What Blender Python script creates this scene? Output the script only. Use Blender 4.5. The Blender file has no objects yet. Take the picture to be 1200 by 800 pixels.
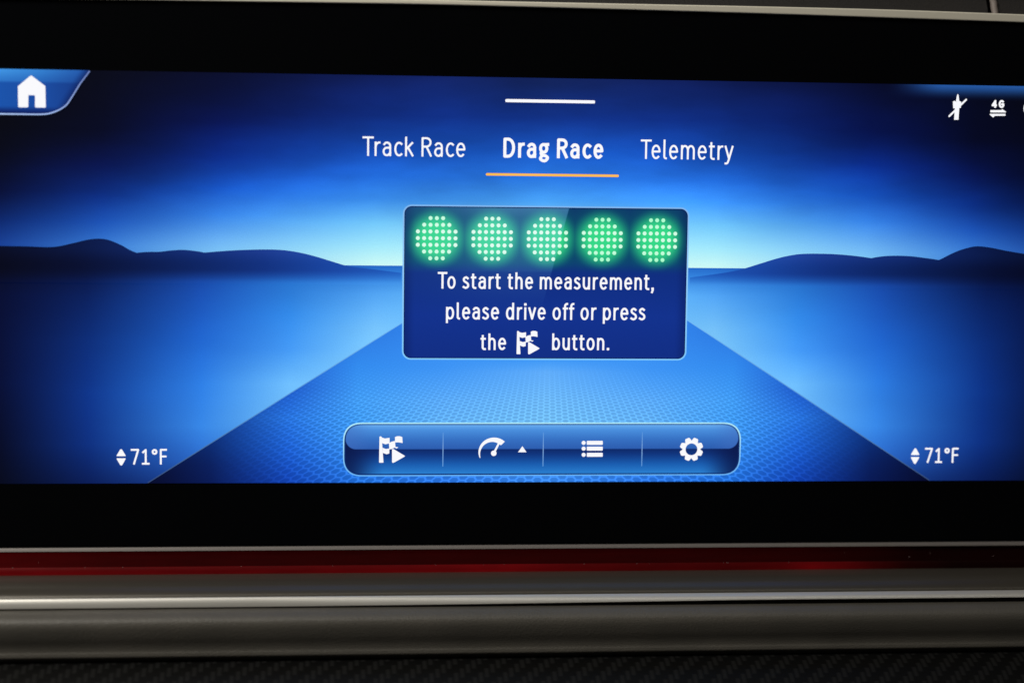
import bpy, bmesh, math, random
from mathutils import Vector, Matrix
from mathutils.geometry import delaunay_2d_cdt

random.seed(7)
SC = bpy.context.scene
COL = SC.collection

# ------------------------------------------------------------------ camera, world, lamps, exposure
# Plane coordinates (u right, v down) lie on the display's front; one unit is U metres.
U = 0.11 / 472.7
FOC = 2200.0


def rot(rx, ry, rz):
    return Matrix.Rotation(rz, 3, 'Z') @ Matrix.Rotation(ry, 3, 'Y') @ Matrix.Rotation(rx, 3, 'X')


RC = rot(0.09681926, -0.0940126, 0.00370557)
CAM = -(RC.transposed() @ Vector((0, 0, FOC)))


def W(u, v, d=0.0):
    """plane coordinates and a distance d towards the viewer -> world metres"""
    return Vector(((u - 600) * U, -d * U, (400 - v) * U))


def dirw(v):
    return Vector((v[0], v[2], -v[1]))


cam_data = bpy.data.cameras.new('camera')
cam = bpy.data.objects.new('camera', cam_data)
COL.objects.link(cam)
right, down, fwd = dirw(RC[0]), dirw(RC[1]), dirw(RC[2])
m = Matrix.Identity(4)
for i in range(3):
    m[i][0], m[i][1], m[i][2] = right[i], -down[i], -fwd[i]
m.translation = Vector((CAM[0] * U, CAM[2] * U, -CAM[1] * U))
cam.matrix_world = m
cam_data.sensor_width = 36
cam_data.lens = 36 * FOC / 1200
cam_data.clip_start = 0.01
cam_data.clip_end = 50
cam_data.dof.use_dof = True
cam_data.dof.focus_distance = FOC * U
cam_data.dof.aperture_fstop = 5.0
SC.camera = cam

world = bpy.data.worlds.new('World')
SC.world = world
world.use_nodes = True
world.node_tree.nodes['Background'].inputs[0].default_value = (1.0, 0.95, 0.9, 1)
world.node_tree.nodes['Background'].inputs[1].default_value = 0.004

SC.view_settings.view_transform = 'Standard'
SC.view_settings.look = 'None'
SC.view_settings.exposure = 0
SC.view_settings.gamma = 1
SC.render.filter_size = 1.7


def area_lamp(name, loc, target, sx, sy, power, colour):
    d = bpy.data.lights.new(name, 'AREA')
    d.shape = 'RECTANGLE'
    d.size, d.size_y, d.energy, d.color = sx, sy, power, colour
    o = bpy.data.objects.new(name, d)
    COL.objects.link(o)
    o.location = loc
    o.rotation_euler = (Vector(target) - Vector(loc)).to_track_quat('-Z', 'Y').to_euler()
    return o


area_lamp('side_window_light', (-0.40, -0.34, 0.40), (-0.08, -0.01, -0.06), 0.30, 0.22, 4.0, (1.0, 0.95, 0.85))
area_lamp('overhead_fill', (-0.05, -0.36, 0.55), (-0.02, -0.01, -0.06), 0.9, 0.10, 0.65, (1.0, 0.96, 0.86))  # added fill lamp overhead, lengthened to run a highlight along the trim


# ------------------------------------------------------------------ helpers
def P(x, y):
    """a point measured on the photograph -> plane coordinates of the display's front"""
    dr = RC.transposed() @ Vector(((x - 600) / FOC, (y - 400) / FOC, 1))
    t = -CAM[2] / dr[2]
    q = CAM + dr * t
    return (q[0] + 600, q[1] + 400)


def prof(y, d, x=600):
    """photo height y on the middle column, d units in front of the display -> (d, v)"""
    dr = RC.transposed() @ Vector(((x - 600) / FOC, (y - 400) / FOC, 1))
    t = (-d - CAM[2]) / dr[2]
    q = CAM + dr * t
    return (d, q[1] + 400)


def lin(c):
    return tuple((x / 255 / 12.92 if x / 255 <= 0.04045 else ((x / 255 + 0.055) / 1.055) ** 2.4) for x in c[:3])


# --- a small expression layer over shader nodes
class N:
    tree = None

    def __init__(self, s):
        self.s = s

    @staticmethod
    def math(op, *a, clamp=False):
        n = N.tree.nodes.new('ShaderNodeMath')
        n.operation = op
        n.use_clamp = clamp
        for i, x in enumerate(a):
            if isinstance(x, N):
                N.tree.links.new(x.s, n.inputs[i])
            else:
                n.inputs[i].default_value = x
        return N(n.outputs[0])

    def __add__(s, o): return N.math('ADD', s, o)
    def __radd__(s, o): return N.math('ADD', o, s)
    def __sub__(s, o): return N.math('SUBTRACT', s, o)
    def __rsub__(s, o): return N.math('SUBTRACT', o, s)
    def __mul__(s, o): return N.math('MULTIPLY', s, o)
    def __rmul__(s, o): return N.math('MULTIPLY', o, s)
    def __truediv__(s, o): return N.math('DIVIDE', s, o)
    def __rtruediv__(s, o): return N.math('DIVIDE', o, s)
    def abs(s): return N.math('ABSOLUTE', s)


def nmax(a, b): return N.math('MAXIMUM', a, b)
def nmin(a, b): return N.math('MINIMUM', a, b)


def step(x, a, b, smooth=True):
    n = N.tree.nodes.new('ShaderNodeMapRange')
    n.interpolation_type = 'SMOOTHSTEP' if smooth else 'LINEAR'
    n.clamp = True
    N.tree.links.new(x.s, n.inputs['Value'])
    n.inputs['From Min'].default_value = a
    n.inputs['From Max'].default_value = b
    n.inputs['To Min'].default_value = 0
    n.inputs['To Max'].default_value = 1
    return N(n.outputs['Result'])


def uv():
    n = N.tree.nodes.new('ShaderNodeUVMap')
    n.uv_map = 'plane'
    s = N.tree.nodes.new('ShaderNodeSeparateXYZ')
    N.tree.links.new(n.outputs[0], s.inputs[0])
    return N(s.outputs[0]), N(s.outputs[1])


def comb(x, y, z=0.0):
    n = N.tree.nodes.new('ShaderNodeCombineXYZ')
    for i, a in enumerate((x, y, z)):
        if isinstance(a, N):
            N.tree.links.new(a.s, n.inputs[i])
        else:
            n.inputs[i].default_value = a
    return N(n.outputs[0])


def noise(vec, scale, detail=2.0, rough=0.5):
    n = N.tree.nodes.new('ShaderNodeTexNoise')
    n.inputs['Scale'].default_value = scale
    n.inputs['Detail'].default_value = detail
    n.inputs['Roughness'].default_value = rough
    if vec is not None:
        N.tree.links.new(vec.s, n.inputs['Vector'])
    return N(n.outputs[0])


def ramp(x, stops):
    """stops [(position, (r,g,b) 0-255)]; result in display (encoded) values"""
    lo, hi = stops[0][0], stops[-1][0]
    f = step(x, lo, hi, smooth=False)
    n = N.tree.nodes.new('ShaderNodeValToRGB')
    e = n.color_ramp.elements
    while len(e) < len(stops):
        e.new(0.5)
    for i, (p, c) in enumerate(stops):
        e[i].position = (p - lo) / (hi - lo)
    for i, (p, c) in enumerate(stops):
        e[i].color = (*cool(c), 1)
    N.tree.links.new(f.s, n.inputs[0])
    return N(n.outputs[0])


def cool(c):
    """the panel's own white balance: mid blues a little greener, less violet"""
    r, g, b = (x / 255 for x in c)
    sat = max(0.0, b - g) if b > r else 0.0
    return (r, min(1, g + 0.012 * sat), b - 0.03 * sat)


def colour(c):
    n = N.tree.nodes.new('ShaderNodeRGB')
    n.outputs[0].default_value = (*cool(c), 1)
    return N(n.outputs[0])


def mix(a, b, f, mode='MIX'):
    n = N.tree.nodes.new('ShaderNodeMix')
    n.data_type = 'RGBA'
    n.blend_type = mode
    for k, x in ((6, a), (7, b), (0, f)):
        if isinstance(x, N):
            N.tree.links.new(x.s, n.inputs[k])
        else:
            n.inputs[k].default_value = x
    return N(n.outputs[2])


def scale_rgb(c, f):
    n = N.tree.nodes.new('ShaderNodeVectorMath')
    n.operation = 'SCALE'
    N.tree.links.new(c.s, n.inputs[0])
    if isinstance(f, N):
        N.tree.links.new(f.s, n.inputs['Scale'])
    else:
        n.inputs['Scale'].default_value = f
    return N(n.outputs[0])


def columns(u, v, cols):
    """cols [(u, stops along v)], blended along u"""
    out = ramp(v, cols[0][1])
    for (ua, _), (ub, st) in zip(cols, cols[1:]):
        out = mix(out, ramp(v, st), step(u, ua, ub, smooth=False))
    return out


def gamma(c):
    """display values -> linear light"""
    a = N.tree.nodes.new('ShaderNodeVectorMath')
    a.operation = 'MULTIPLY_ADD'
    N.tree.links.new(c.s, a.inputs[0])
    a.inputs[1].default_value = (1 / 1.055,) * 3
    a.inputs[2].default_value = (0.055 / 1.055 - .006,) * 3
    n = N.tree.nodes.new('ShaderNodeGamma')
    N.tree.links.new(a.outputs[0], n.inputs[0])
    n.inputs[1].default_value = 2.4
    return N(n.outputs[0])


def new_mat(name):
    mt = bpy.data.materials.new(name)
    mt.use_nodes = True
    N.tree = mt.node_tree
    return mt, mt.node_tree.nodes['Principled BSDF']


def picture(name, fn, rough=0.22, spec=0.25):
    """a lit display surface: fn(u, v) gives the shown colour"""
    mt, b = new_mat(name)
    b.inputs['Base Color'].default_value = (0.002, 0.002, 0.002, 1)
    b.inputs['Roughness'].default_value = rough
    b.inputs['Specular IOR Level'].default_value = spec
    u, v = uv()
    c = gamma(fn(u, v))
    N.tree.links.new(c.s, b.inputs['Emission Color'])
    b.inputs['Emission Strength'].default_value = 1.0
    return mt


def plain(name, c, rough=0.5, metal=0.0, spec=0.5):
    mt, b = new_mat(name)
    b.inputs['Base Color'].default_value = (*c, 1)
    b.inputs['Roughness'].default_value = rough
    b.inputs['Metallic'].default_value = metal
    b.inputs['Specular IOR Level'].default_value = spec
    return mt, b


# --- objects
def link(name, me, mat, parent=None):
    o = bpy.data.objects.new(name, me)
    COL.objects.link(o)
    if mat:
        me.materials.append(mat)
    if parent:
        o.parent = parent
    return o


def tag(o, label=None, cat=None, group=None):
    if label: o['label'] = label
    if cat: o['category'] = cat
    if group: o['group'] = group
    return o


def empty(name, loc, label, cat):
    o = bpy.data.objects.new(name, None)
    o.empty_display_size = 0.02
    COL.objects.link(o)
    o.location = loc
    return tag(o, label, cat)


ORIGIN = W(639, 640)      # foot of the display


def flat(name, polys, layer, mat, parent, subtract=()):
    """union of plane polygons as one sheet, layer*0.06 mm in front of the glass"""
    pts, faces = [], []
    for pl in list(polys) + list(subtract):
        k = len(pts)
        if sum(a[0] * b[1] - b[0] * a[1] for a, b in zip(pl, list(pl[1:]) + [pl[0]])) < 0:
            pl = pl[::-1]
        pts += [Vector((p[0], p[1])) for p in pl]
        faces.append(list(range(k, k + len(pl))))
    vs, es, fs, ov, oe, of = delaunay_2d_cdt(pts, [], faces, 0, 1e-5)
    npoly = len(polys)
    bm = bmesh.new()
    lay = bm.loops.layers.uv.new('plane')
    base = parent_origin(parent)
    bv = [bm.verts.new(W(p[0], p[1], layer * 0.26) - base) for p in vs]
    for f, o in zip(fs, of):
        if not any(k < npoly for k in o) or any(k >= npoly for k in o):
            continue
        try:
            bf = bm.faces.new([bv[k] for k in f])
        except ValueError:
            continue
        for lp, k in zip(bf.loops, f):
            lp[lay].uv = (vs[k][0], vs[k][1])
    for vtx in [x for x in bm.verts if not x.link_faces]:
        bm.verts.remove(vtx)
    bm.normal_update()
    for f in bm.faces:
        if f.normal.y > 0:
            f.normal_flip()
    me = bpy.data.meshes.new(name)
    bm.to_mesh(me)
    bm.free()
    return link(name, me, mat, parent)


def parent_origin(p):
    o = Vector((0, 0, 0))
    while p is not None:
        o = o + p.location
        p = p.parent
    return o


def rrect(l, t, r, b, rad, n=10, e=2.0):
    out = []
    for cx, cy, a0 in ((r - rad, t + rad, -90), (r - rad, b - rad, 0), (l + rad, b - rad, 90), (l + rad, t + rad, 180)):
        for i in range(n + 1):
            a = math.radians(a0 + 90 * i / n)
            c, s = math.cos(a), math.sin(a)
            out.append((cx + rad * math.copysign(abs(c) ** (2 / e), c), cy + rad * math.copysign(abs(s) ** (2 / e), s)))
    return out


def disc(cx, cy, r, n=14, ry=None):
    ry = ry or r
    return [(cx + r * math.cos(2 * math.pi * i / n), cy + ry * math.sin(2 * math.pi * i / n)) for i in range(n)]


def stroke(pts, w, cap='butt'):
    """polygons covering a polyline of width w (plane units)"""
    out = []
    pts = [p for i, p in enumerate(pts) if i == 0 or math.dist(p, pts[i - 1]) > 1e-4]
    h = w / 2
    for i, (a, b) in enumerate(zip(pts, pts[1:])):
        dx, dy = b[0] - a[0], b[1] - a[1]
        L = math.hypot(dx, dy)
        dx, dy = dx / L, dy / L
        a2, b2 = a, b
        if cap == 'square':
            if i == 0: a2 = (a[0] - dx * h * .85, a[1] - dy * h * .85)
            if i == len(pts) - 2: b2 = (b[0] + dx * h * .85, b[1] + dy * h * .85)
        nx, ny = -dy * h, dx * h
        out.append([(a2[0] + nx, a2[1] + ny), (b2[0] + nx, b2[1] + ny), (b2[0] - nx, b2[1] - ny), (a2[0] - nx, a2[1] - ny)])
    for p in (pts if cap == 'round' else pts[1:-1]):
        out.append(disc(p[0], p[1], h, 10))
    return out


# --- lettering: narrow monoline letters drawn as strokes (cap height 100)
def A(cx, cy, rx, ry, a0, a1, n=14, e=2.08):
    r = []
    for i in range(n + 1):
        a = math.radians(a0 + (a1 - a0) * i / n)
        c, s = math.cos(a), math.sin(a)
        r.append((cx + rx * math.copysign(abs(c) ** (2 / e), c), cy + ry * math.copysign(abs(s) ** (2 / e), s)))
    return r


def spline(p, n=5):
    q = [p[0]] + p + [p[-1]]
    out = []
    for i in range(1, len(q) - 2):
        a, b, c, d = q[i - 1:i + 3]
        for k in range(n):
            t = k / n
            out.append(tuple(0.5 * (2 * b[j] + (c[j] - a[j]) * t + (2 * a[j] - 5 * b[j] + 4 * c[j] - d[j]) * t * t
                                    + (3 * b[j] - a[j] - 3 * c[j] + d[j]) * t ** 3) for j in (0, 1)))
    return out + [p[-1]]


GL = {
    'T': (52, [[(0, 100), (52, 100)], [(26, 100), (26, 0)]], 3, 3),
    'r': (22, [[(0, 0), (0, 72)], A(21, 42, 21, 30, 180, 88)], 8, 2),
    'a': (36, [[(3, 62)] + A(18, 52, 18, 20, 120, 0) + [(36, 0)],
               [(36, 43), (18, 43)] + A(18, 21.5, 18, 21.5, 90, 270) + [(24, 1), (36, 14)]], 6, 8),
    'c': (34, [A(21, 36, 21, 36, 52, 308)], 6, 3),
    'k': (36, [[(0, 0), (0, 102)], [(34, 72), (1, 36)], [(11, 45), (36, 0)]], 8, 3),
    'R': (46, [[(0, 0), (0, 100), (20, 100)] + A(20, 76, 24, 24, 90, -90) + [(20, 52), (0, 52)], [(22, 52), (46, 0)]], 8, 4),
    'e': (40, [[(1, 38), (40, 38)] + A(20, 36, 20, 36, 4, 312)], 6, 5),
    'D': (50, [[(0, 0), (0, 100), (18, 100)] + A(18, 50, 32, 50, 90, -90) + [(0, 0)]], 8, 6),
    'g': (42, [A(18, 49, 18, 23, 0, 360, 20), [(24, 71), (42, 72)],
               spline([(8, 30), (3, 20), (10, 9), (28, 6), (41, -6), (30, -22), (14, -23), (0, -12), (6, 2), (14, 8)])], 5, 3),
    'l': (10, [[(0, 102), (0, 13)] + A(10, 13, 10, 13, 180, 270)], 8, 3),
    'm': (68, [[(0, 0), (0, 72)], A(17, 44, 17, 28, 180, 0) + [(34, 0)], A(51, 44, 17, 28, 180, 0) + [(68, 0)]], 8, 8),
    't': (25, [[(9, 91), (9, 14)] + A(21, 14, 12, 14, 180, 270) + [(25, 0)], [(0, 71), (24, 71)]], 3, 4),
    'y': (40, [[(0, 72), (21, 2)], [(40, 72), (20, -2), (15, -18), (9, -25), (1, -25)]], 2, 2),
    'o': (41, [A(20.5, 36, 20.5, 36, 0, 360, 28)], 6, 6),
    's': (32, [spline([(29, 64), (17, 72), (3, 62), (5, 47), (17, 38), (29, 28), (31, 11), (16, 0), (1, 7)])], 4, 4),
    'h': (36, [[(0, 0), (0, 102)], A(18, 44, 18, 28, 180, 0) + [(36, 0)]], 8, 8),
    'n': (36, [[(0, 0), (0, 72)], A(18, 44, 18, 28, 180, 0) + [(36, 0)]], 8, 8),
    'u': (36, [[(0, 72), (0, 28)] + A(18, 28, 18, 28, 180, 360), [(36, 72), (36, 0)]], 8, 8),
    'p': (40, [[(0, 72), (0, -25)], A(20, 36, 20, 36, 0, 360, 28)], 8, 6),
    'b': (40, [[(0, 102), (0, 0)], A(20, 36, 20, 36, 0, 360, 28)], 8, 6),
    'd': (40, [[(40, 102), (40, 0)], A(20, 36, 20, 36, 0, 360, 28)], 6, 8),
    'i': (0, [[(0, 0), (0, 72)], 'dot', (0, 97)], 8, 8),
    'v': (38, [[(0, 72), (19, 1), (38, 72)]], 2, 2),
    'f': (24, [[(9, 0), (9, 82)] + A(22, 84, 13, 18, 180, 85), [(0, 71), (23, 71)]], 3, 0),
    ',': (7, ['dot', (5, 2), [(7, 2), (7, -6), (1, -22)]], 5, 5),
    '.': (4, ['dot', (2, 2)], 6, 6),
    '7': (42, [[(0, 100), (42, 100), (15, 0)]], 6, 6),
    '1': (38, [[(2, 82), (19, 99), (19, 0)], [(0, 0), (38, 0)]], 6, 4),
    '°': (26, [A(13, 85, 12, 14, 0, 360, 20)], 4, 4),
    'F': (34, [[(0, 0), (0, 100), (34, 100)], [(0, 52), (31, 52)]], 6, 4),
    '4': (48, [[(36, 0), (36, 100), (0, 26), (48, 26)]], 4, 4),
    'G': (50, [A(26, 50, 26, 50, 48, 345, 24) + [(50, 40), (50, 46), (30, 46)]], 6, 4),
}
KERN = {'To': -12, 'Te': -12, 'Tr': -10, 'r ': 0, 'ry': 0, 'ff': -2, 't,': -2}


def text_polys(s, u0, u1, base, cap, w):
    """letters from u0 to u1 (outer edges), outer baseline at v=base, outer cap height cap"""
    k = (cap - w) / 100
    we = w / k
    x, items = 0.0, []
    prev = None
    for ch in s:
        if ch == ' ':
            x += 40
            prev = None
            continue
        wd, st, lb, rb = GL[ch]
        if prev:
            x += lb + 2.6 + KERN.get(prev + ch, 0)
        items.append((x, st, ch))
        x += wd + rb + we
        prev = ch
        last = x - rb - we
    sx = (u1 - u0 - w) / last
    out = []
    yb = base - w / 2
    for x0, st, ch in items:
        dot = False
        for s_ in st:
            if s_ == 'dot':
                dot = True
                continue
            if dot:
                cx, cy = u0 + w / 2 + (x0 + s_[0]) * sx, yb - s_[1] * k
                out.append(rrect(cx - w * .62, cy - w * .62, cx + w * .62, cy + w * .62, w * .25, 3))
                dot = False
                continue
            pts = [(u0 + w / 2 + (x0 + px) * sx, yb - py * k) for px, py in s_]
            closed = math.dist(pts[0], pts[-1]) < 1e-3
            out += stroke(pts, w, 'round' if closed else 'square')
    return out


def text(name, s, a, b, cap, w, layer, mat, parent):
    """a, b: photo points at the outer left and right end of the baseline"""
    p, q = P(*a), P(*b)
    return flat(name, text_polys(s, p[0], q[0], (p[1] + q[1]) / 2, cap, w), layer, mat, parent)


# ------------------------------------------------------------------ large structure: the dashboard round the display
XL, XR = -170, 1420


def extrude(name, pr, mat, parent, base, nseg=40, x0=XL, x1=XR, smooth=True, bow=None):
    """closed profile [(d, v)] swept along the dashboard"""
    bm = bmesh.new()
    rows = []
    for i in range(nseg + 1):
        u = x0 + (x1 - x0) * i / nseg
        o = bow(u) if bow else 0.0
        cur = pr(i / nseg) if callable(pr) else pr
        rows.append([bm.verts.new(W(u, v + o, d) - base) for d, v in cur])
    n = len(rows[0])
    for a, b in zip(rows, rows[1:]):
        for j in range(n):
            bm.faces.new((a[j], a[(j + 1) % n], b[(j + 1) % n], b[j]))
    bm.faces.new(rows[0][::-1])
    bm.faces.new(rows[-1])
    bmesh.ops.recalc_face_normals(bm, faces=bm.faces)
    if smooth:
        for f in bm.faces:
            f.smooth = True
        for e in bm.edges:
            if len(e.link_faces) == 2 and e.calc_face_angle(0) > math.radians(38):
                e.smooth = False
    me = bpy.data.meshes.new(name)
    bm.to_mesh(me)
    bm.free()
    return link(name, me, mat, parent)


def curve_prof(keys, n=6):
    """smooth profile through (photo y, d) keys"""
    return [prof(y, d) for y, d in spline([(float(a), float(b)) for a, b in keys], n)]


def objcoord():
    n = N.tree.nodes.new('ShaderNodeTexCoord')
    return N(n.outputs['Object'])


def bump(b, h, strength, dist):
    n = N.tree.nodes.new('ShaderNodeBump')
    n.inputs['Strength'].default_value = strength
    n.inputs['Distance'].default_value = dist
    N.tree.links.new(h.s, n.inputs['Height'])
    N.tree.links.new(n.outputs[0], b.inputs['Normal'])


def scaled(vec, x, y, z):
    n = N.tree.nodes.new('ShaderNodeMapping')
    n.inputs['Scale'].default_value = (x, y, z)
    N.tree.links.new(vec.s, n.inputs['Vector'])
    return N(n.outputs[0])


def leather(name, c, rough):
    mt, b = plain(name, c, rough, 0.0, 0.35)
    oc = objcoord()
    vo = N.tree.nodes.new('ShaderNodeTexVoronoi')
    vo.feature = 'DISTANCE_TO_EDGE'
    vo.inputs['Scale'].default_value = 1500
    N.tree.links.new(oc.s, vo.inputs['Vector'])
    h = step(N(vo.outputs['Distance']), 0.0, 0.25) * 0.6 + noise(oc, 900, 3) * 0.6
    bump(b, h, 0.35, 0.00015)
    g = noise(oc, 60, 4)
    col = mix((c[0] * .8, c[1] * .8, c[2] * .8, 1), (c[0] * 1.25, c[1] * 1.22, c[2] * 1.2, 1), g)
    N.tree.links.new(col.s, b.inputs['Base Color'])
    return mt


def metal(name, c, rough, met=1.0):
    mt, b = plain(name, c, rough, met, 0.5)
    oc = objcoord()
    s = noise(scaled(oc, 25, 2500, 2500), 1.0, 3)
    r = s * 0.16 + (rough - 0.08)
    N.tree.links.new(r.s, b.inputs['Roughness'])
    bump(b, noise(oc, 1800, 2), 0.12, 0.00005)
    return mt


M_leather = leather('dash_leather', (0.0125, 0.0112, 0.0112), 0.65)
M_leather2 = leather('soft_pad_leather', (0.068, 0.064, 0.056), 0.46)
M_stitch, _ = plain('welt_leather', (0.16, 0.135, 0.125), 0.6)
M_rim = metal('satin_rim', (0.80, 0.76, 0.65), 0.45, 0.4)
M_lowrim = metal('lower_rim', (0.13, 0.117, 0.112), 0.55, 0.2)
M_bar = metal('bright_trim', (0.52, 0.51, 0.48), 0.42, 0.5)
M_ledge, _b = plain('satin_ledge_paint', (0.054, 0.048, 0.039), 0.33, 0.35, 0.5)
bump(_b, noise(objcoord(), 2600, 2), 0.25, 0.00005)

# --- soft dashboard top behind the display
b0 = W(640, 20, -120)
dash = empty('dashboard_pad', b0, 'dark grey leather dashboard top with a vertical seam, behind the silver upper rim', 'dashboard')
SEAM = P(1178, 8)[0] + 3


def pad(name, x0, x1):
    keys = [(-60, -190), (-45, -110), (-20, -60), (0, -44), (20, -40), (46, -44)]
    pr = curve_prof(keys) + [(-190, prof(46, -44)[1]), (-190, prof(-60, -190)[1])]
    pr = [q for i, q in enumerate(pr) if i == 0 or math.dist(q, pr[i - 1]) > .01]
    return extrude(name, pr, M_leather, dash, b0, 24, x0, x1)


pad('cushion', XL, SEAM - 9)
pad('cushion', SEAM + 4, XR)
bm = bmesh.new()
cs = [prof(y, d + 2.5) for y, d in spline([(-60., -190.), (-45., -110.), (-20., -60.), (0., -44.), (20., -40.), (46., -44.)], 5)]
rings = []
for k, (d, v) in enumerate(cs):
    rings.append([bm.verts.new(W(SEAM + 4.2 * math.cos(a), v, d - 3 + 5 * math.sin(a) + .7 * math.sin(k * 2.1)) - b0)
                  for a in [math.tau * j / 10 for j in range(10)]])
for a, b in zip(rings, rings[1:]):
    for j in range(10):
        bm.faces.new((a[j], a[(j + 1) % 10], b[(j + 1) % 10], b[j]))
bm.faces.new(rings[0]); bm.faces.new(rings[-1])
bmesh.ops.recalc_face_normals(bm, faces=bm.faces)
for f in bm.faces: f.smooth = True
me = bpy.data.meshes.new('seam_welt'); bm.to_mesh(me); bm.free()
link('seam_welt', me, M_stitch, dash)

# --- red ambient light strip under the display
b1 = W(640, 655, 0)
strip = empty('light_strip', b1, 'red glowing ambient light strip running along under the black display', 'light strip')


def red_mat(name, low):
    mt, b = plain(name, (0.006, 0.001, 0.001), 0.25, 0.0, 0.25)
    oc = objcoord()
    s = N.tree.nodes.new('ShaderNodeSeparateXYZ')
    N.tree.links.new(oc.s, s.inputs[0])
    x = N(s.outputs[0]) / U + 640            # along the strip, plane units
    # light guide: strong on the left, fading to nothing past the last diode on the right
    stops = [(-100, 1.15), (60, 1.0), (150, 0.85), (330, 0.75), (480, 0.9), (590, 1.1), (690, .6), (790, 0.42), (880, 0.42), (930, 0.55), (965, .95),
             (1000, 0.7), (1040, 0.25), (1080, 0.06), (1140, 0.0), (1420, 0.0)]
    if not low:
        stops = [(-100, 1.1), (40, .8), (130, .5), (200, .4), (400, .34), (600, .32), (800, .3), (950, .22), (1040, .1), (1100, .02), (1420, .0)]
    f = ramp(x, [(p, (q * 150,) * 3) for p, q in stops])
    f = f * (noise(scaled(oc, 90, 20, 700), 1.0, 3) * 0.7 + 0.65)
    k = 0.125 if low else 0.068
    N.tree.links.new((f * k).s, b.inputs['Emission Strength'])
    b.inputs['Emission Color'].default_value = (1.0, 0.008, 0.018, 1)
    return mt


up = [prof(y, d) for y, d in ((643.3, 1), (648, 1.5), (655, 2), (660.6, 2.6))]
lens = extrude('lens', up + [(-20, up[-1][1]), (-20, up[0][1])], red_mat('red_lens', False), strip, b1, 60)
lo = [prof(y, d) for y, d in ((660.8, 4.2), (661.4, 5), (664, 6), (667, 6.5), (670, 6.5))]
guide = extrude('light_guide', lo + [(-20, lo[-1][1]), (-20, lo[0][1] + .3)], red_mat('red_light_guide', True), strip, b1, 60)
guide['label'] = 'brighter lower red band'
rnd = random.Random(3)
Mdust, _ = plain('dust', (0.35, 0.28, 0.28), 0.9)
polys = []
for i in range(22):
    u = rnd.uniform(0, 1200); y = rnd.choice([rnd.uniform(646, 660), 660.9, 660.9])
    polys.append((u, y, rnd.uniform(.2, .42)))
bm = bmesh.new()
for u, y, r in polys:
    d, v = prof(y, 5.4 if y > 660.7 else 2.9)
    bmesh.ops.create_icosphere(bm, subdivisions=1, radius=r * U, matrix=Matrix.Translation(W(u, v, d) - b1))
me = bpy.data.meshes.new('dust_specks'); bm.to_mesh(me); bm.free()
o = link('dust_specks', me, Mdust, strip); o['kind'] = 'stuff'

# --- satin ledge with its bright edge
b2 = W(640, 700, 30)
trim = empty('trim_ledge', b2, 'grey satin trim ledge with a bright metal front edge, below the red light strip', 'trim')
keys = [(669.6, 7), (672, 17), (677, 34), (682, 45), (686, 51), (690, 55.5), (693.5, 58.5), (696.5, 60)]
pr = curve_prof(keys, 5)
pr = pr + [(60, pr[-1][1] + 1), (-20, pr[-1][1] + 1), (-20, pr[0][1] + .5)]
extrude('ledge', pr, M_ledge, trim, b2, 60)


def edge_prof(t):
    """face turning from steep at the top to upright below; rolled further back towards the right end"""
    f = min(1, max(0, (t - .30) / .35))
    et, eb = 50 + 26 * f, 0 + 22 * f
    d, v = prof(696.3, 60)
    out = [(d - 6, v + .5), (d, v)]
    for k in range(14):
        e = math.radians(et + (eb - et) * (k / 13) ** (0.5 + .9 * f))
        d, v = d + math.sin(e) * .84, v + math.cos(e) * .80
        out.append((d, v))
    return out + [(d - 1.2, v + .9), (50, v + .9), (50, prof(696.3, 60)[1] + .5)]


extrude('bright_edge', edge_prof, M_bar, trim, b2, 60)

# --- padded roll under the trim
b3 = W(640, 740, 40)
roll = empty('dash_roll', b3, 'rounded grey leather dash roll under the bright metal trim edge', 'dashboard padding')
keys = [(706, 52), (710.5, 66), (713, 73), (717, 79), (722, 83.5), (727, 85.5), (733, 85.5), (742, 83), (751, 79), (757, 77.8), (761, 78.4), (765, 77.6), (769.5, 70)]
pr = curve_prof(keys, 5)
extrude('cushion', pr + [(20, pr[-1][1]), (20, pr[0][1])], M_leather2, roll, b3, 60)

# --- carbon fibre below
b4 = W(640, 790, 60)
mt, b = plain('carbon_weave', (0.01, 0.01, 0.01), 0.55, 0.0, 0.12)
oc = objcoord()
s = N.tree.nodes.new('ShaderNodeSeparateXYZ')
N.tree.links.new(oc.s, s.inputs[0])
cx = N(s.outputs[0]) / (U * 7.0)
cy = (N(s.outputs[2]) * -1.0 + N(s.outputs[1]) * -0.55) / (U * 7.0)
ix, iy = N.math('FLOOR', cx), N.math('FLOOR', cy)
par = N.math('MODULO', ix + iy + 4000.0, 4.0)
warp = N.math('LESS_THAN', par, 1.5)
fx, fy = N.math('FRACT', cx + 1000.0), N.math('FRACT', cy + 1000.0)
fib = N.math('SINE', fx * 3.14159) * warp + N.math('SINE', fy * 3.14159) * (1.0 - warp)
colr = mix((0.002, 0.002, 0.002, 1), (0.008, 0.008, 0.008, 1), warp * fib)
N.tree.links.new(colr.s, b.inputs['Base Color'])
carbon_pr = [prof(y, d) for y, d in ((769, 70), (776, 84), (786, 100), (800, 116), (830, 140))]
carbon = extrude('carbon_panel', carbon_pr + [(20, carbon_pr[-1][1]), (20, carbon_pr[0][1])], mt, None, b4, 30)
carbon.location = b4
tag(carbon, 'black carbon fibre twill panel along the bottom, under the leather roll', 'trim panel')

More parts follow.
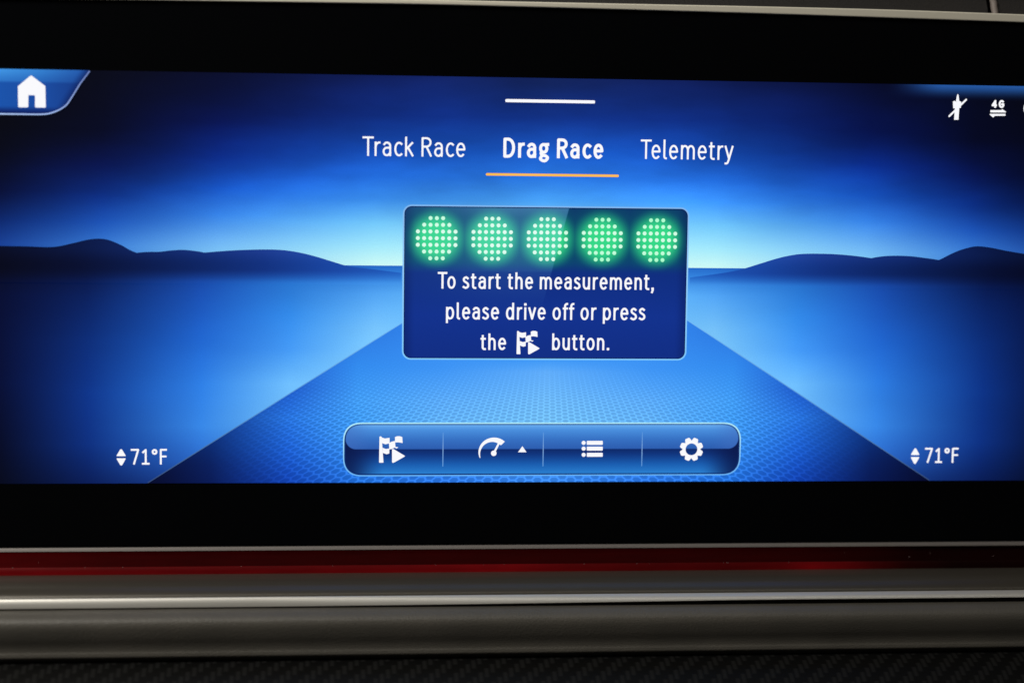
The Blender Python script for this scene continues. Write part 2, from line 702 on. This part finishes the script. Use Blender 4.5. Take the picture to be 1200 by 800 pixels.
# ------------------------------------------------------------------ the display: glass, rims
disp = empty('touchscreen', ORIGIN, 'wide black glass touchscreen showing a blue road scene, green lights, tabs and a toolbar', 'touchscreen')
rim_low = [P(*p) for p in ((-150, -2.5), (0, -1), (150, 0.8), (300, 3), (400, 4.4), (500, 6), (600, 8.5), (750, 12.6), (900, 17), (1050, 22), (1200, 27.2), (1300, 31))]
rim_up = [P(*p) for p in ((-150, -9), (0, -7.5), (150, -5.5), (300, -3.3), (400, -1.8), (500, 0), (600, 2.2), (750, 5.2), (900, 8.2), (1050, 12), (1200, 17.4), (1300, 21))]
rim_low, rim_up = spline(rim_low, 4), spline(rim_up, 4)
GB = prof(638.3, 0)[1]
mg, gb = plain('black_glass', (0.0015, 0.0017, 0.0022), 0.09, 0.0, 0.4)


def solid(name, outline, d0, d1, mat, parent, bev=0.0):
    base = parent_origin(parent)
    bm = bmesh.new()
    fr = [bm.verts.new(W(x, y, d1) - base) for x, y in outline]
    bk = [bm.verts.new(W(x, y, d0) - base) for x, y in outline]
    n = len(outline)
    front = bm.faces.new(fr)
    bm.faces.new(bk[::-1])
    for i in range(n):
        bm.faces.new((fr[i], bk[i], bk[(i + 1) % n], fr[(i + 1) % n]))
    bmesh.ops.recalc_face_normals(bm, faces=bm.faces)
    if bev:
        ed = [e for e in bm.edges if all(vt in fr for vt in e.verts)]
        bmesh.ops.bevel(bm, geom=ed, offset=bev * U, segments=3, affect='EDGES', profile=.5)
    me = bpy.data.meshes.new(name)
    bm.to_mesh(me)
    bm.free()
    return link(name, me, mat, parent)


solid('cover_glass', rim_low + [(rim_low[-1][0], GB), (rim_low[0][0], GB)], -30, 0, mg, disp)
solid('upper_rim', rim_low + rim_up[::-1], -38, 5, M_rim, disp, 1.6)
lp = [prof(y, d) for y, d in ((637.8, -1), (638.0, 2.0), (638.5, 3.4), (640.5, 4.6), (642.5, 5.2), (643.3, 3.6), (643.4, -1))]
o = extrude('lower_rim', [(d, v) for d, v in lp] + [(-30, lp[-1][1]), (-30, lp[0][1])], M_lowrim, disp, ORIGIN, 60, rim_low[0][0], rim_low[-1][0])

# ------------------------------------------------------------------ the picture on the display
ST, SB, SL, SR = 93.8, 566.5, 8.7, 1270.0
HZ = 312.2
UC = 640.0


def mirror(half):
    """stops given for the left half of the picture, used on both sides"""
    return half + [(2 * UC - u, st) for u, st in half[::-1] if u != UC]


sky_cols = mirror([
    (10, [(94, (2, 3, 10)), (180, (2, 5, 22)), (230, (3, 12, 52)), (262, (10, 36, 105)), (290, (24, 62, 150))]),
    (130, [(94, (4, 7, 26)), (160, (3, 8, 38)), (200, (6, 20, 80)), (235, (12, 48, 140)), (265, (30, 85, 190)), (292, (60, 125, 218))]),
    (260, [(94, (7, 13, 50)), (150, (6, 20, 84)), (190, (10, 42, 135)), (225, (22, 80, 190)), (255, (55, 130, 235)), (285, (110, 180, 248)), (300, (130, 200, 250))]),
    (440, [(94, (14, 28, 88)), (140, (14, 42, 125)), (180, (22, 78, 190)), (210, (35, 108, 225)), (235, (60, 145, 250)), (262, (115, 200, 255)), (290, (165, 235, 255)), (312, (208, 253, 248))]),
    (640, [(94, (20, 38, 100)), (140, (18, 52, 145)), (180, (27, 92, 205)), (210, (45, 125, 238)), (235, (75, 165, 255)), (262, (135, 212, 255)), (290, (185, 245, 255)), (312, (216, 254, 249))]),
])


def sky_fn(u, v):
    c = columns(u, v, sky_cols)
    vec = comb(u * 0.0045, v * 0.014)
    wis = noise(vec, 1.0, 4) * 0.7 + 0.65
    c = scale_rgb(c, wis * step(v, 300, 200) + (1.0 - step(v, 300, 200)))
    # blue gloss of the status bar in the upper right corner
    g = step(u, 1035, 1110) * step(v, 113, 93)
    c = mix(c, colour((42, 96, 178)), g * 0.9)
    # darker patch behind the status icons
    return scale_rgb(c, noise(comb(u, v), 0.9, 1) * 0.12 + 0.94)


ground_cols = mirror([
    (10, [(312, (3, 8, 34)), (350, (4, 12, 52)), (450, (5, 14, 56)), (566, (3, 8, 30))]),
    (110, [(312, (6, 17, 62)), (350, (9, 32, 96)), (400, (12, 45, 124)), (460, (14, 52, 140)), (520, (14, 48, 132)), (566, (9, 29, 90))]),
    (240, [(312, (22, 60, 150)), (340, (26, 78, 180)), (400, (34, 104, 216)), (450, (48, 128, 236)), (500, (58, 138, 240)), (540, (46, 108, 212)), (566, (30, 72, 162))]),
    (340, [(312, (28, 80, 178)), (335, (42, 118, 214)), (370, (52, 138, 238)), (410, (70, 154, 250)), (450, (112, 190, 255)), (490, (118, 194, 255)), (566, (60, 128, 222))]),
    (440, [(312, (38, 105, 205)), (322, (50, 128, 225)), (345, (84, 166, 250)), (385, (120, 196, 255)), (420, (134, 208, 255)), (566, (110, 186, 255))]),
    (540, [(312, (40, 115, 215)), (345, (105, 190, 255)), (420, (120, 200, 255)), (566, (110, 190, 255))]),
])
road_cols = [
    (172, [(360, (10, 30, 90)), (540, (5, 12, 50)), (566, (4, 9, 42))]),
    (250, [(400, (25, 75, 190)), (520, (12, 44, 118)), (545, (10, 32, 98)), (566, (8, 26, 88))]),
    (340, [(400, (34, 100, 220)), (455, (30, 90, 208)), (490, (40, 116, 230)), (530, (28, 94, 216)), (566, (18, 66, 184))]),
    (420, [(390, (45, 120, 230)), (430, (52, 140, 244)), (470, (66, 158, 252)), (510, (62, 155, 250)), (566, (34, 112, 228))]),
    (520, [(370, (50, 136, 245)), (430, (62, 148, 250)), (470, (92, 172, 255)), (500, (102, 182, 255)), (566, (42, 118, 236))]),
    (642, [(370, (60, 146, 250)), (422, (66, 154, 252)), (436, (98, 174, 255)), (470, (112, 188, 255)), (500, (118, 196, 255)), (566, (56, 136, 246))]),
]
road_cols = road_cols + [(1284 - u, st) for u, st in road_cols[:-1][::-1]]


def ground_fn(u, v):
    c = columns(u, v, ground_cols)
    c = scale_rgb(c, noise(comb(u * .006, v * .012), 1.0, 3) * 0.12 + 0.94)
    return scale_rgb(c, noise(comb(u, v), 0.9, 1) * 0.10 + 0.95)


def road_fn(u, v):
    c = columns(u, v, road_cols)
    dv = v - 269.0
    x = (u - 642.0) / dv / 0.067
    q = 11358.0 / dv

    def hexd(x, q):
        fx = (N.math('FRACT', x + 500.5) - 0.5).abs()
        fy = (N.math('FRACT', q + 500.5) - 0.5).abs() * 0.577
        return nmax(fy, fy * 0.5 + fx * 0.866)
    d = nmin(hexd(x, q), hexd(x + 0.5, q + 0.5)) / 0.2887
    line = step(d, 0.62, 0.95)
    fade = step(v, 415, 500) * step((u - 642.0).abs(), 420, 230)
    amt = (line - 0.45) * fade
    c = scale_rgb(c, 1.0 + amt * 0.18)
    c2 = mix(c, colour((150, 200, 255)), nmax(amt, 0.0) * 0.22 * step((u - 642.0).abs(), 420, 200))
    return scale_rgb(c2, noise(comb(u, v), 0.8, 1) * 0.10 + 0.95)


def quad(l, t, r, b): return [(l, t), (r, t), (r, b), (l, b)]


screen = flat('screen', [quad(SL, ST, SR, HZ)], 1, picture('screen_sky', sky_fn), disp)
screen['label'] = 'glowing blue picture area'
flat('ground', [quad(SL, HZ, SR, SB)], 1, picture('screen_ground', ground_fn), screen)
rl0, rr0 = (177.2, SB), (1108.2, SB)
kL = (471 - 177) / (566.5 - 378.5)
kR = (1108.4 - 809.2) / (566.5 - 374.9)
vt = 345
flat('road', [[rl0, (rl0[0] + kL * (SB - vt), vt), (rr0[0] - kR * (SB - vt), vt), rr0]], 3, picture('screen_road', road_fn), screen)
lipm = picture('road_edge_line', lambda u, v: ramp((u - 642.0).abs(), [(150, (120, 190, 250)), (330, (90, 150, 215)), (470, (55, 75, 120))]))
flat('road_edge', stroke([(rl0[0] + 1, SB - .7), (rl0[0] + kL * (SB - vt), vt)], 1.1), 4, lipm, screen)
flat('road_edge', stroke([(rr0[0] - 1, SB - .7), (rr0[0] - kR * (SB - vt), vt)], 1.1), 4, lipm, screen)


def hill_fn(u, v):
    t = (u - UC).abs()
    ridge = ramp(t, [(150, (52, 112, 215)), (250, (40, 82, 182)), (330, (30, 60, 148)), (430, (19, 44, 116)), (540, (9, 23, 68)), (630, (5, 11, 38))])
    deep = ramp(t, [(150, (36, 98, 200)), (250, (26, 70, 166)), (330, (18, 49, 130)), (430, (11, 32, 92)), (540, (5, 14, 50)), (630, (3, 6, 28))])
    c = mix(ridge, deep, step(v, 292, 314))
    f = step(v, 317, 326) * 0.45 + step(v, 323, 333.5) * 0.55
    return scale_rgb(mix(c, columns(u, v, ground_cols), f), noise(comb(u, v), 0.8, 1) * 0.08 + 0.96)


HILL = picture('hill_haze', hill_fn)


def hill(pts, layer):
    top = spline([P(*p) for p in pts], 6)
    top = [(u, min(v, 334 - .01)) for u, v in top]
    pl = top + [(top[-1][0] - .1, 334.5), (top[0][0] + .1, 334.5)]
    flat('hill', [pl], layer, HILL, screen)


hill([(-8, 288), (30, 288.6), (62, 289.3), (85, 285), (102, 281), (115, 279.6), (127, 281), (142, 287), (160, 296), (200, 306), (235, 333)], 5)
hill([(70, 334), (110, 306), (140, 300), (160, 296.2), (175, 295.0), (187, 294.9), (200, 293.4), (215, 292.7), (230, 294.2), (243, 297), (280, 310), (320, 334)], 6)
hill([(140, 334), (190, 304), (225, 297.4), (245, 295.4), (275, 293.2), (310, 292.2), (332, 293), (352, 296), (372, 301), (390, 306.5), (407, 311.4), (430, 314.5), (470, 319.5)], 7)
hill([(808, 325), (845, 320), (868, 315.5), (888, 309.5), (910, 302.8), (928, 298.8), (945, 297.2), (975, 297.6), (1000, 299.6), (1022, 302.6), (1060, 309), (1120, 336)], 7)
hill([(960, 336), (990, 310), (1010, 305), (1028, 301), (1045, 299.6), (1065, 300), (1082, 302), (1100, 304.6), (1140, 312), (1190, 337)], 6)
hill([(1010, 336), (1050, 318), (1082, 310), (1100, 304.4), (1113, 298), (1126, 292.6), (1143, 288.6), (1160, 290), (1180, 294), (1215, 299.5), (1240, 302)], 5)

WHITE = picture('white_pixels', lambda u, v: colour((251, 251, 255)))

# --- home button
hb_out = [P(*p) for p in ((-6.5, 80.0), (105.3, 81.7))] + [P(*p) for p in spline([(94, 98.5), (81.7, 118.3), (77, 124), (70, 128.7), (62, 132), (54, 133.8), (44, 134.2)], 4)] + [P(-6.5, 133.6)]
hb_out = [(max(p[0], SL), max(p[1], ST)) for p in hb_out]


def home_fn(u, v):
    up = ramp(u, [(10, (66, 150, 232)), (60, (52, 128, 212)), (115, (34, 84, 170))])
    lo_ = ramp(u, [(10, (26, 84, 176)), (70, (26, 74, 162)), (105, (22, 60, 140))])
    c = mix(mix(up, lo_, step(v, 94, 108) * 0.45), lo_, step(v, 106, 110))
    c = mix(c, colour((12, 30, 96)), step(v, 134, 143) * 0.9)
    ed = step((u - 15.0) + (v - 94.0) * 0.64, 88, 104)
    return mix(c, colour((10, 26, 84)), ed * 0.75)


home = flat('home_button', [hb_out], 5, picture('home_button_face', home_fn), disp)
edge = [P(*p) for p in [(105.3, 81.7)] + spline([(94, 98.5), (81.7, 118.3), (77, 124), (70, 128.7), (62, 132), (54, 133.8), (44, 134.2)], 4) + [(-6.5, 133.6)]]
edge = [(max(p[0], SL), max(p[1], ST + .8)) for p in edge]
flat('border', stroke(edge, 1.6, 'butt'), 6, picture('home_border', lambda u, v: ramp(u, [(10, (180, 205, 250)), (80, (160, 185, 240)), (115, (110, 130, 190))])), home)
hs = [P(*p) for p in spline([(34.0, 90.6), (36.7, 88.9), (39.4, 90.6)], 4) + [(53.4, 101.2), (53.9, 125.6), (53.2, 126.4), (42.2, 126.2), (41.3, 125.6), (41.2, 111.9), (33.5, 111.7), (33.4, 125.4), (32.4, 126.1), (22.4, 126), (21.6, 125.2), (21.2, 101.4)]]
flat('house_icon', [hs], 6, WHITE, home)

# --- drag handle, tabs
hp, hq = P(592, 118), P(697.2, 119.8)
hv = (hp[1] + hq[1]) / 2
flat('pull_handle', [rrect(hp[0], hv - 1.8, hq[0], hv + 1.8, 1.5, 4)], 5, WHITE, disp)
t = text('tab', 'Track Race', (424.6, 183), (545.2, 184.2), 22.4, 2.25, 5, WHITE, disp)
t['label'] = 'thin white tab lettering'
t = text('tab', 'Drag Race', (589.6, 185.2), (706.8, 186.2), 23.2, 3.5, 5, WHITE, disp)
t['label'] = 'bold white lettering of the active tab'
op, oq = P(569.3, 204.3), P(725, 206.2)
ov = (op[1] + oq[1]) / 2
flat('underline', [rrect(op[0], ov - 1.5, oq[0], ov + 1.5, 1.3, 4)], 5, picture('orange_line', lambda u, v: mix(colour((250, 168, 52)), colour((255, 198, 96)), step((v - ov).abs(), 1.5, 0.2))), t)
text('tab', 'Telemetry', (750.2, 186.8), (859, 187.4), 22.6, 2.25, 5, WHITE, disp)

# --- message panel with five green lights
PL, PT, PR, PB = 472.0, 242.2, 806.0, 420.6
lamps = [P(511.6, 279.0), P(576.4, 279.6), P(641.0, 280.2), P(705.5, 280.8), P(769.2, 281.4)]
lv = sum(p[1] for p in lamps) / 5
lu = [lamps[0][0] + (lamps[4][0] - lamps[0][0]) * i / 4 for i in range(5)]
e0, e1 = P(667, 243), P(646.6, 317)


def panel_fn(u, v):
    c = ramp(v, [(242, (14, 42, 108)), (300, (12, 42, 114)), (319, (16, 46, 132)), (370, (19, 50, 146)), (420, (18, 46, 136))])
    halo, wide = None, None
    for x in lu:
        dx, dy = u - x, v - lv
        r = N.math('SQRT', dx * dx + dy * dy)
        h = step(r, 39, 14)
        w = N.math('EXPONENT', (dx * dx * 0.6 + dy * dy) * (-1.0 / 1300.0))
        halo = h if halo is None else nmax(halo, h)
        wide = w if wide is None else nmax(wide, w)
    c = mix(c, colour((10, 122, 104)), wide * step(v, 323, 306) * 0.85)
    c = mix(c, colour((56, 224, 140)), halo * 0.95)
    c = mix(c, colour((8, 24, 84)), step((u - 639.0).abs(), 152, 167) * 0.4)
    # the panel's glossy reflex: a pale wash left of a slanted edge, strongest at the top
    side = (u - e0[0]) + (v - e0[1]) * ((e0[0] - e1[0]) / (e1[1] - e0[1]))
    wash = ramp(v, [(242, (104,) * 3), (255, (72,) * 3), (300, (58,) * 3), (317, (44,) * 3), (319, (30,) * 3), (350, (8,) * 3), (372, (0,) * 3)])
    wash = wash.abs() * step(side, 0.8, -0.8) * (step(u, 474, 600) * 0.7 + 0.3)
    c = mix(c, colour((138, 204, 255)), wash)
    return scale_rgb(c, noise(comb(u, v), 0.9, 1) * 0.08 + 0.96)


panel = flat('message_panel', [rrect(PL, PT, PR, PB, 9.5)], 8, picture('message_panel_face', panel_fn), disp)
flat('border', [rrect(PL - .9, PT - .9, PR + .9, PB + .9, 10.4)], 9, picture('panel_border', lambda u, v: ramp(v, [(240, (128, 182, 242)), (300, (150, 205, 252)), (422, (128, 200, 255))])), panel,
     [rrect(PL + .9, PT + .9, PR - .9, PB - .9, 8.6)])
flat('border_shadow', [rrect(PL + .9, PT + .9, PR - .9, PB - .9, 8.6)], 9, picture('panel_border_shadow', lambda u, v: colour((10, 26, 84))), panel,
     [rrect(PL + 1.9, PT + 1.9, PR - 1.9, PB - 1.9, 7.8)])


def diode_fn(u, v):
    c = mix(colour((170, 255, 206)), colour((214, 255, 232)), step((v - lv).abs(), 30, 4))
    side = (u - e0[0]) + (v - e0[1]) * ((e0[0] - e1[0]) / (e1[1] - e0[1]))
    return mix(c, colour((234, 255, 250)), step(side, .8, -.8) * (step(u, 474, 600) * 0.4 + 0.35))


DOT = picture('green_diodes', diode_fn)
for x in lu:
    ds = []
    for j, n in enumerate((3, 5, 7, 7, 7, 5, 3)):
        for i in range(n):
            ds.append(disc(x + (i - (n - 1) / 2) * 7.28, lv + (j - 3) * 7.75, 2.35, 12))
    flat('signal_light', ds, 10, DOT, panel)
text('message_line', 'To start the measurement,', (512.6, 338.4), (765.8, 339.4), 19.6, 2.4, 10, WHITE, panel)
text('message_line', 'please drive off or press', (522.4, 374.4), (755.8, 374.8), 19.8, 2.4, 10, WHITE, panel)
text('message_line', 'the', (562.6, 409.8), (592.8, 409.9), 19.4, 2.4, 10, WHITE, panel)
text('message_line', 'button.', (646.6, 410.0), (713.6, 410.1), 19.6, 2.4, 10, WHITE, panel)


def flag_polys(x0, y0, x1, y1):
    """chequered flag with a play triangle, drawn in a 27 x 27 box"""
    def T(pts): return [(x0 + (x1 - x0) * px / 27, y0 + (y1 - y0) * py / 27.2) for px, py in pts]
    return [T(p) for p in (
        [(0.3, 0.6), (1.2, 0), (2.6, 0.6), (4.6, 26.4), (4.4, 27), (0.4, 27), (0, 26.4)],
        [(2.7, 1.3), (6, 2.3), (10.8, 1.6), (10.9, 7.2), (6.5, 8.2), (3.0, 7.0)],
        [(10.2, 7.0), (13.2, 5.4), (16.4, 4.8), (17.0, 10.9), (20.0, 11.2), (18.2, 12.6), (16.0, 11.6), (13.4, 13), (10.6, 13.4)],
        [(16.3, 1.0), (18.5, 0), (21.5, 0), (24, 0.9), (24.4, 7.0), (22.4, 6.6), (19.6, 6.2), (16.6, 6.4)],
        [(3.6, 11.8), (7, 13), (10.7, 12.4), (10.6, 17.6), (7.8, 18.4), (3.9, 17.0)],
        [(13.4, 13.4), (14.4, 12.9), (15.2, 13.2), (26.4, 19.8), (26.9, 20.4), (26.2, 21.0), (15.4, 27.0), (14.2, 27.2), (13.5, 26.4)],
    )]


p, q = P(605.4, 387.3), P(632, 414.8)
flat('flag_icon', flag_polys(p[0], p[1], q[0], q[1]), 10, WHITE, panel)

# --- toolbar
BL, BT, BR, BB = 404.4, 496.6, 873.8, 557.6
BM = 526.8


def bar_fn(u, v):
    up = ramp(v, [(497, (112, 178, 248)), (504, (76, 144, 226)), (515, (56, 114, 200)), (526, (46, 94, 180))])
    dn = ramp(v, [(526, (13, 38, 102)), (533, (17, 54, 130)), (545, (27, 94, 180)), (556, (44, 128, 212))])
    ends = step((u - 639.0).abs(), 196, 233)
    up = mix(up, colour((70, 112, 196)), ends * 0.45)
    dn = mix(dn, colour((10, 24, 76)), step((u - 639.0).abs(), 185, 234) * 0.85)
    # the gloss lobe is rounded at its lower corners
    x = nmax((u - 639.0).abs() - 220.5, 0.0)
    y = nmax(v - 514.5, 0.0)
    r = N.math('SQRT', x * x + y * y)
    inl = nmax(step(r, 11.8, 13.0), step(v, BM - .5, BM + .7))
    c = mix(up, dn, inl)
    return scale_rgb(c, noise(comb(u, v), 0.9, 1) * 0.08 + 0.96)


bar = flat('toolbar', [rrect(BL, BT, BR, BB, 22, 14, 2.5)], 8, picture('toolbar_face', bar_fn), disp)
flat('border', [rrect(BL - 1.2, BT - 1.2, BR + 1.2, BB + 1.2, 23.2, 14, 2.5)], 9, picture('toolbar_border', lambda u, v: ramp(v, [(495, (182, 240, 255)), (520, (160, 220, 255)), (545, (120, 190, 250)), (559, (104, 178, 250))])), bar,
     [rrect(BL + .3, BT + .3, BR - .3, BB - .3, 21.8, 14, 2.5)])
flat('border_shadow', [rrect(BL + .3, BT + .3, BR - .3, BB - .3, 21.8, 14, 2.5)], 9, picture('toolbar_border_shadow', lambda u, v: ramp(v, [(497, (54, 96, 160)), (515, (22, 48, 110)), (557, (12, 40, 110))])), bar,
     [rrect(BL + 1.8, BT + 1.7, BR - 1.8, BB - 1.7, 20.4, 14, 2.5)])
divm = picture('divider_line', lambda u, v: ramp(v, [(506, (90, 150, 225)), (527, (128, 168, 222)), (548, (100, 160, 225))]))
for x in (519, 636.3, 752):
    c = P(x, 527)[0]
    flat('divider', [quad(c - .5, 507, c + .5, 547.5)], 9, divm, bar)
p, q = P(444.3, 510.5), P(474.5, 541.6)
flat('flag_icon', flag_polys(p[0], p[1], q[0], q[1]), 10, WHITE, bar)

# gauge: crescent that thickens to the right, needle, hub
gc = P(578.6, 529.0)
outr, inr = [], []
for i in range(33):
    a = math.radians(204 - 158 * i / 32)
    f = i / 32
    ro = 17.2
    th = 0.9 + 5.2 * min(1, f * 1.15) ** 0.9
    outr.append((gc[0] + ro * math.cos(a) * 1.06, gc[1] - ro * math.sin(a)))
    inr.append((gc[0] + (ro - th) * math.cos(a) * 1.06, gc[1] - (ro - th) * math.sin(a)))
crescent = [[outr[i], outr[i + 1], inr[i + 1], inr[i]] for i in range(32)]
n0, n1 = P(578.4, 530.4), P(585, 517.6)
flat('gauge_icon', crescent + stroke([n0, n1], 2.3) + [disc(n0[0], n0[1], 3.3, 16)], 10, WHITE, bar)
flat('menu_arrow', [[P(*k) for k in ((606.8, 529.2), (611.9, 522.1), (616.8, 529.2))]], 10, WHITE, bar)
ls = []
for y in (518.2, 525.0, 532.2):
    a, b, c = P(683.6, y), P(687.3, y), P(706, y)
    ls.append(disc(a[0], a[1], 2.45, 12))
    ls.append(rrect(b[0], a[1] - 2.35, c[0], a[1] + 2.35, 0.8, 3))
flat('list_icon', ls, 10, WHITE, bar)
gx, gy = P(809.8, 525.8)
teeth = [disc(gx, gy, 10.6, 40)]
for i in range(8):
    a = math.radians(22.5 + 45 * i)
    ca, sa = math.cos(a), math.sin(a)
    pts = []
    for rr, hw in ((8.5, 4.2), (11.2, 3.6), (13.4, 2.9), (14.1, 2.0)):
        pts.append((rr, hw))
    pts = pts + [(r_, -h_) for r_, h_ in pts[::-1]]
    teeth.append([(gx + r_ * ca - h_ * sa, gy + r_ * sa + h_ * ca) for r_, h_ in pts])
flat('gear_icon', teeth, 10, WHITE, bar, [disc(gx, gy, 7.1, 32)])


# --- temperature readouts
def readout(ax, ay, tx0, tx1, base):
    """ax, ay: centre between the arrows"""
    t = text('temperature_readout', '71°F', (tx0, base), (tx1, base), 18.4, 2.2, 5, WHITE, disp)
    c = P(ax, ay)
    flat('up_arrow', [[(c[0] - 5.1, c[1] - 1.6), (c[0] - 4.9, c[1] - 2.8), (c[0] - 0.9, c[1] - 9.6), (c[0] + 0.9, c[1] - 9.6), (c[0] + 4.9, c[1] - 2.8), (c[0] + 5.1, c[1] - 1.6)]], 5, WHITE, t)
    flat('down_arrow', [[(c[0] - 5.1, c[1] + .9), (c[0] - 4.9, c[1] + 2.1), (c[0] - 0.9, c[1] + 9.1), (c[0] + 0.9, c[1] + 9.1), (c[0] + 4.9, c[1] + 2.1), (c[0] + 5.1, c[1] + .9)]], 5, WHITE, t)
    return t


readout(142.1, 535.6, 153.3, 196, 543.9)
readout(1072, 534.2, 1083, 1122.6, 541.9)

# --- status icons
polys = [[P(*k) for k in pl] for pl in (
    [(1121.0, 112.0), (1122.2, 110.2), (1123.0, 112.0), (1123.8, 119.0), (1119.8, 119.0)],
    [(1116.2, 119.2), (1118.2, 118.4), (1120, 119.4), (1123.6, 118.6), (1126.0, 119.4), (1125.6, 126.6), (1116.6, 127.2)],
    [(1118.6, 126.5), (1123.8, 126.5), (1122.8, 140.6), (1117.6, 140.6)])]
polys += stroke([P(1112, 136.4), P(1131.8, 117)], 2.2, 'round')
flat('phone_icon', polys, 5, WHITE, disp)
p, q = P(1161.4, 126.6), P(1176.4, 126.9)
net = text_polys('4G', p[0], q[0], (p[1] + q[1]) / 2, 9.4, 2.3)
net += [[P(*k) for k in pl] for pl in (
    [(1160.2, 129.2), (1173.4, 129.2), (1173.6, 127.7), (1178.6, 131.2), (1178, 132), (1160.2, 132)],
    [(1159.4, 133.6), (1177.8, 133.6), (1177.8, 135.9), (1165, 136), (1164.2, 137.6), (1163, 137.6), (1159.4, 134.6)])]
flat('network_icon', net, 5, WHITE, disp)
cc = P(1209.5, 127.2)
flat('ring_icon', stroke(A(cc[0], cc[1], 9.5, 9.5, 0, 360, 28, 2.0), 3.0, 'round'), 5, WHITE, disp)
